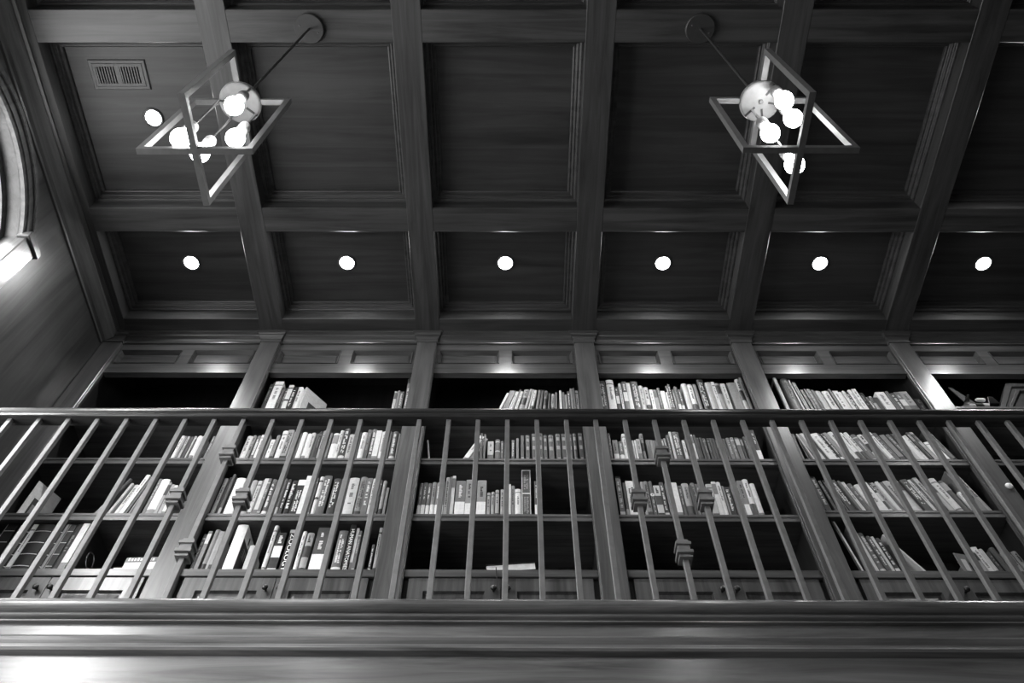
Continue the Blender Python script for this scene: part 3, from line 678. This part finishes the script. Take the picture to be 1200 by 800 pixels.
def contrast(t): return .85 if t < .5 else .22
def make_book(x, y, z, w, h, tone, style, lean, label, group, depth=None, rotz=0.0, rng=random):
    d = depth or min(.24, max(.13, h * rng.uniform(.62, .78)))
    rnd = rng.random() < .55 and w > .014
    mb, b, t = cover_mesh(w, d, h, rnd)
    o = mb.build('book', tone_mat(tone), loc=(x, y, z + ZC))
    o.rotation_euler = (0, math.radians(lean), math.radians(rotz))
    tag(o, label, 'book', group)
    mb = W(); mb.box(t, w - t, b + t, d - .004, .003, h - .003); mb.build('page_block', 'paper', o)
    ct = contrast(tone)
    def letters(x0, x1, z0, z1, tn, lines=1):
        mb = W(); span = z1 - z0
        for l in range(lines):
            xa = x0 + (x1 - x0) * (l + .12) / lines; xb = x0 + (x1 - x0) * (l + .88) / lines
            zc = z1
            while zc > z0 + .006:
                ln = rng.uniform(.004, .010)
                if rng.random() < .82:
                    arc_band(mb, w, b, xa, xb - rng.choice((0, 0, .25, .4)) * (xb - xa), max(z0, zc - ln), zc)
                zc -= ln + rng.uniform(.0015, .004)
        if mb.f: mb.build('spine_lettering', tone_mat(tn), o)['kind'] = 'stuff'
    def band(z0, z1, tn, name='spine_band', x0=0.0, x1=None):
        mb = W(); arc_band(mb, w, b, x0 + .0002, (x1 or w) - .0002, z0, z1, .0008); mb.build(name, tone_mat(tn), o)
    if style == 'band':
        band(h * .42, h * .47, ct); band(h * .86, h * .9, ct)
    elif style == 'bands':
        for a, c in ((.08, .13), (.42, .55), (.74, .86)):
            band(h * a, h * c, .58, x0=w * .18, x1=w * .82)
        band(h * .93, h * .95, .5); band(h * .02, h * .035, .5)
    elif style == 'foot':
        band(h * .03, h * (.34 if w < .04 else .40), .88 if tone < .6 else .3)
        letters(w * .3, w * .7, h * .5, h * .88, ct if tone < .6 else .35)
    elif style == 'label':
        band(h * .38, h * .66, ct); letters(w * .25, w * .75, h * .72, h * .92, ct)
        band(h * .05, h * .12, ct)
    elif style == 'title':
        letters(w * .2, w * .8, h * .22, h * .9, ct, 2 if w > .032 else 1)
        if rng.random() < .5: band(h * .05, h * .14, ct)
    elif style == 'cap':
        band(h * .84, h * .99, .88 if tone < .4 else .12); letters(w * .2, w * .8, h * .15, h * .7, ct, 2)
    elif style == 'lines':
        for a in (.12, .36, .6, .84): band(h * a, h * a + .0035, .8)
        band(h * .0, h * 1.0, .7, x0=0, x1=.0022)
    elif style == 'dot':
        mb = W(); mb.lathe([(.011, 0), (.011, -.002), (.005, -.002), (.005, 0)], (w / 2, .0004, h * .6), 16, 'Y'); mb.build('spine_ring', tone_mat(.9), o)
        letters(w * .3, w * .7, h * .1, h * .5, .8)
    elif style == 'frametitle':
        for x0, x1, z0, z1 in ((0, .004, 0, h), (w - .004, w, 0, h), (.004, w - .004, h - .006, h), (.004, w - .004, h * .48, h * .5)):
            band(z0, z1, .85, x0=x0, x1=x1)
        letters(w * .22, w * .78, h * .55, h * .93, .55, 2); letters(w * .22, w * .78, h * .08, h * .42, .55, 2)
    elif style in ('ZOOLOGY', 'HUMAN ANATOMIES'):
        me = text_mesh(style, w * (.85 if style == 'ZOOLOGY' else .86))
        xs = [v.co.x for v in me.vertices]; ln = max(xs) - min(xs)
        f = (h * .84) / ln
        for v in me.vertices: v.co.x *= f
        me.materials.append(tone_mat(.95))
        lo = bpy.data.objects.new('spine_lettering', me); COL.objects.link(lo); lo.parent = o
        lo.matrix_local = Matrix.Translation((w / 2, -.0004, h * .47)) @ Matrix.Rotation(math.radians(90), 4, 'Y') @ Matrix.Rotation(math.radians(90), 4, 'X')
        if style == 'ZOOLOGY': band(h * .91, h * .985, .6)
    elif style == 'framecover':
        mb = W(); mb.box(-.0012, .0002, .022, d - .02, .03, h - .035); mb.build('cover_picture', tone_mat(.15), o)
        mb = W(); mb.box(-.0018, -.0010, d * .35, d * .55, h * .4, h * .75); mb.build('cover_figure', tone_mat(.5), o)
    elif style == 'binder':
        mb = W(); mb.box(w - .0002, w + .0012, .006, d - .01, .004, h * .72); mb.build('cover_sleeve', tone_mat(.3), o)
        mb = W(); mb.box(w - .0002, w + .001, d * .32, d * .38, h * .78, h * .92); mb.build('finger_slot', 'black', o)
        mb = W()
        for q in range(4): mb.box(w + .001, w + .0018, d * .2, d * rng.uniform(.5, .8), h * (.6 - .05 * q), h * (.615 - .05 * q))
        mb.build('cover_lettering', tone_mat(.75), o)
    elif style == 'angled':
        mb = W(); mb.box(w - .0002, w + .001, d * .25, d * .6, h * .12, h * .55); mb.build('cover_picture', tone_mat(.25), o)
    elif w > .013:
        k = rng.random()
        soft = min(.95, tone + .3) if tone < .5 else max(.1, tone - .35)
        if k < .42: letters(w * .28, w * .72, h * rng.uniform(.25, .45), h * .88, soft)
        elif k < .6:
            band(h * .86, h * .89, soft); band(h * .08, h * .11, soft); letters(w * .3, w * .7, h * .4, h * .78, soft)
        elif k < .75:
            band(h * .04, h * rng.uniform(.12, .25), soft)
        elif k < .86:
            band(h * rng.uniform(.6, .7), h * .93, soft)
    return o

BAYX = {i + 1: (PX[i] + .0495, PX[i + 1] - .0495) for i in range(6)}
rb = random.Random(11)
for bay, rowc, z0, lst in BOOKS:
    zmax = {'A': 4.105, 'B': 3.684, 'C': 3.270, 'D': (SHELF_C[bay - 1] - .052)}[rowc]
    for k, (x, w, h, tone, style, lean) in enumerate(lst):
        a = math.radians(abs(lean))
        h = min(h, (zmax - z0 - w * math.sin(a)) / math.cos(a) - .003)
        zz = z0 + (w * math.sin(a) if lean > 0 else 0) + .0003
        sh = h * math.sin(a)
        x = max(x, BAYX[bay][0] + (sh if lean < 0 else 0)); x = min(x, BAYX[bay][1] - w - (sh if lean > 0 else 0))
        size = 'thick' if w > .045 else 'thin' if w < .015 else ''
        tall = 'tall' if h > .285 else 'short' if h < .185 else ''
        extra = {'ZOOLOGY': ' titled ZOOLOGY', 'HUMAN ANATOMIES': ' titled HUMAN ANATOMIES', 'binder': ' binder', 'angled': ' turned outward'}.get(style, '')
        noun = 'box file' if style == 'binder' else 'book'
        lab = ' '.join(q for q in (tall or size, tone_word(tone), noun + extra.replace(' binder', '') + ',', ordinal(k + 1), 'from left,', ROWN[rowc], 'of the', BAYS[bay]) if q)
        y = 2.956 + (0 if style in ('angled',) else rb.uniform(0, .012))
        make_book(x, y, zz, w, h, tone, style, lean, lab, 'books on the %s of the %s' % (ROWN[rowc], BAYS[bay]), rotz=(-38 if style == 'angled' else 0), rng=rb)

# a book lying flat in the middle bay, page edges towards the room, propped on a thin notebook
nb = W(); nb.box(0, .06, 0, .15, 0, .0135); nb = nb.build('notebook', tone_mat(.1), bevel=.002, loc=(0.052, 2.975, 2.5505 + ZC))
tag(nb, 'thin black notebook under the book lying in the third bay', 'notebook')
mb = W(); t_ = .0028
mb.box(0, .235, 0, .165, 0, t_); mb.box(0, .235, 0, .165, .044 - t_, .044); mb.box(0, .235, .165, .165 + t_, 0, .044)
fb = mb.build('book', tone_mat(.1), loc=(-.135, 2.956, 2.5507 + ZC)); fb.rotation_euler = (0, math.radians(-4.6), 0)
tag(fb, 'black book lying flat with page edges forward on the third cabinet top', 'book')
mb = W(); mb.box(.004, .231, .004, .164, t_ + .0002, .044 - t_ - .0002); mb.build('page_block', 'paper', fb)
mb = W(); mb.box(.045, .049, -.028, .004, t_, t_ + .0008); mb.box(.045, .049, -.0288, -.028, -.13, t_ + .0008); mb.build('ribbon', 'black', fb)

# ------------------------------------------------------------------ other things on the shelves
def slab(name, mat, sx, sy, sz, loc, rot, label, cat, bevel=.001):
    mb = W(); mb.box(0, sx, 0, sy, 0, sz)
    o = mb.build(name, mat, bevel=bevel, loc=(loc[0], loc[1], loc[2] + ZC)); o.rotation_euler = [math.radians(a) for a in rot]
    return tag(o, label, cat)
# picture card, first bay, third shelf
pc = slab('picture_card', tone_mat(.85), .15, .006, .25, (-2.505, 2.958, 2.9085), (0, 0, 60), 'white card with a dark picture standing on third shelf by the left wall', 'picture')
mb = W(); mb.box(.03, .085, -.0008, .0004, .02, .15); mb.build('card_picture', tone_mat(.2), pc)
mb = W(); mb.box(.04, .07, -.0014, -.0006, .05, .11); mb.build('card_figure', tone_mat(.5), pc)
# black case with a round clasp, first bay cabinet top
bc = slab('storage_case', 'dark_plastic', .035, .21, .285, (-2.094, 2.958, 2.5505), (0, 0, 0), 'black case with a silver ring on its side, on the leftmost cabinet top', 'case', .004)
mb = W()
ls = []
for i in range(24):
    a = 2 * math.pi * i / 24
    ls.append([(.0355 + .004 * math.cos(q), .085 + (.038 + .006 * math.sin(q)) * math.cos(a), .14 + (.038 + .006 * math.sin(q)) * math.sin(a)) for q in (0, 1.57, 3.14, 4.71)])
ls.append(ls[0]); mb.loops(ls); mb.build('ring', 'chrome', bc, smooth=True)
# papers and a small box lying flat, first bay cabinet top
slab('paper_sheaf', 'paper', .26, .19, .007, (-1.915, 2.950, 2.5505), (0, 0, 1), 'thin sheaf of papers lying lowest on the leftmost cabinet top', 'paper')
slab('magazine', tone_mat(.85), .20, .20, .018, (-1.872, 2.960, 2.5582), (0, 0, -1), 'white magazine stack lying on the papers, leftmost cabinet top', 'magazine')
sb = slab('small_box', tone_mat(.88), .155, .12, .062, (-1.835, 2.962, 2.5768), (0, 0, -2), 'small white box with grey printed lid on the magazines, leftmost cabinet top', 'box')
mb = W(); mb.box(-.0006, .1556, -.0008, .0004, .032, .0615); mb.build('box_lid_band', tone_mat(.45), sb)
mb = W()
for q in range(9): mb.box(.012 + q * .0145, .012 + q * .0145 + .008, -.0016, -.0004, .040, .040 + (.014 if q % 3 else .018))
mb.build('box_lettering', tone_mat(.9), sb)
# fifth bay cabinet top: leaning booklet and a photo card
slab('booklet', tone_mat(.8), .010, .19, .27, (1.905, 2.96, 2.5510), (0, -26, 0), 'thin pale booklet leaning alone on the cabinet top of the fifth bay', 'booklet')
pc2 = slab('photo_card', tone_mat(.45), .095, .006, .135, (2.085, 2.965, 2.5505), (0, 0, 12), 'small grey photo card standing on the cabinet top of the fifth bay', 'picture')
mb = W(); mb.box(.02, .045, -.001, .0004, .03, .10); mb.build('card_figure', tone_mat(.75), pc2)
mb = W(); mb.box(.055, .08, -.001, .0004, .02, .085); mb.build('card_figure', tone_mat(.15), pc2)

# ------------------------------------------------------------------ model airplane and display case, sixth bay
pln = empty('model_airplane', (2.80, 3.10, SHELF_A[5])); tag(pln, 'silver model airplane on its stand on the top shelf at right', 'model airplane')
put = child_at(pln)
zs_ = SHELF_A[5]
T, Nn = Vector((2.655, 2.985, zs_ + .050)), Vector((3.12, 3.105, zs_ + .195))
ax = (Nn - T).normalized(); L_ = (Nn - T).length
mb = W()
stn = [(0, .004), (.06, .012), (.16, .022), (.28, .027), (.75, .027), (.88, .024), (.96, .013), (1.0, .003)]
mb.tube([T + ax * L_ * s for s, r in stn], [r for s, r in stn], 14); fus = put(mb, 'fuselage', tone_mat(.75), smooth=True)
mb = W(); mb.tube([T + ax * L_ * .20, T + ax * L_ * .32], [.0275, .0285], 14); put(mb, 'fuselage_stripe', 'dark_plastic', fus)
up = Vector((0, 0, 1)); up = (up - ax * up.dot(ax)).normalized(); sd = ax.cross(up)
def fin(name, pts, th, mat):
    mb = W(); a = [Vector(p) for p in pts]; n = (a[1] - a[0]).cross(a[2] - a[0]).normalized() * th
    mb.loops([[tuple(p - n) for p in a], [tuple(p + n) for p in a]], True, True, True); return put(mb, name, mat)
b_ = T + ax * L_ * .04
fin('tail_fin', [b_ + ax * .055 + up * .012, b_ + ax * .145 + up * .02, b_ + ax * .075 + up * .185, b_ + ax * .045 + up * .185], .002, 'bronze')
for s in (-1, 1):
    fin('tailplane', [b_ + sd * s * .008 + up * .01, b_ + ax * .05 + sd * s * .008 + up * .01, b_ - ax * .01 + sd * s * .085 + up * .012, b_ - ax * .03 + sd * s * .085 + up * .012], .0015, 'chrome')
    wb_ = T + ax * L_ * .42 - up * .012
    fin('wing', [wb_ + sd * s * .02, wb_ + ax * .12 + sd * s * .02, wb_ - ax * .02 + sd * s * .085 + up * .01, wb_ - ax * .06 + sd * s * .085 + up * .01], .003, 'chrome')
    e0 = T + ax * L_ * .26 + sd * s * .030 + up * .034
    mb = W(); mb.tube([e0, e0 + ax * .012, e0 + ax * .06, e0 + ax * .07], [.006, .011, .0125, .010], 12); put(mb, 'engine', 'white_plastic', smooth=True)
mb = W(); mb.tube([(2.92, 3.12, zs_ + .003), tuple(T + ax * L_ * .55 - up * .02)], .005, 8); put(mb, 'stand_rod', 'chrome')
mb = W(); mb.lathe([(.05, 0), (.05, .008), (.04, .012)], (2.92, 3.12, zs_ + .0005), 24); put(mb, 'stand_base', 'dark_plastic')

dc = empty('display_case', (3.16, 2.985, zs_)); tag(dc, 'dark wooden stepped display case on the top shelf at right edge', 'case')
put = child_at(dc)
x0, x1, ya, yb2 = 2.850, 3.425, 2.952, 3.015
def fr(o, y): return [(x0 + o * 1.0, y, zs_ + .001), (x0 + .155 + o * .72, y, zs_ + .245 - o), (x1 - .155 - o * .72, y, zs_ + .245 - o), (x1 - o, y, zs_ + .001)]
mb = W(); mb.loops([fr(0, yb2), fr(0, ya), fr(.030, ya), fr(.036, ya + .010), fr(.052, ya + .010), fr(.056, ya + .002), fr(.070, ya + .002), fr(.078, ya + .018)], True, True, True)
put(mb, 'case_frame', 'ceil_x')
mb = W(); mb.prism([(p[0], p[2] + (.002 if p[2] < zs_ + .01 else 0)) for p in fr(.079, 0)], 'Y', ya + .016, ya + .0185); put(mb, 'case_panel', 'wood_panel')
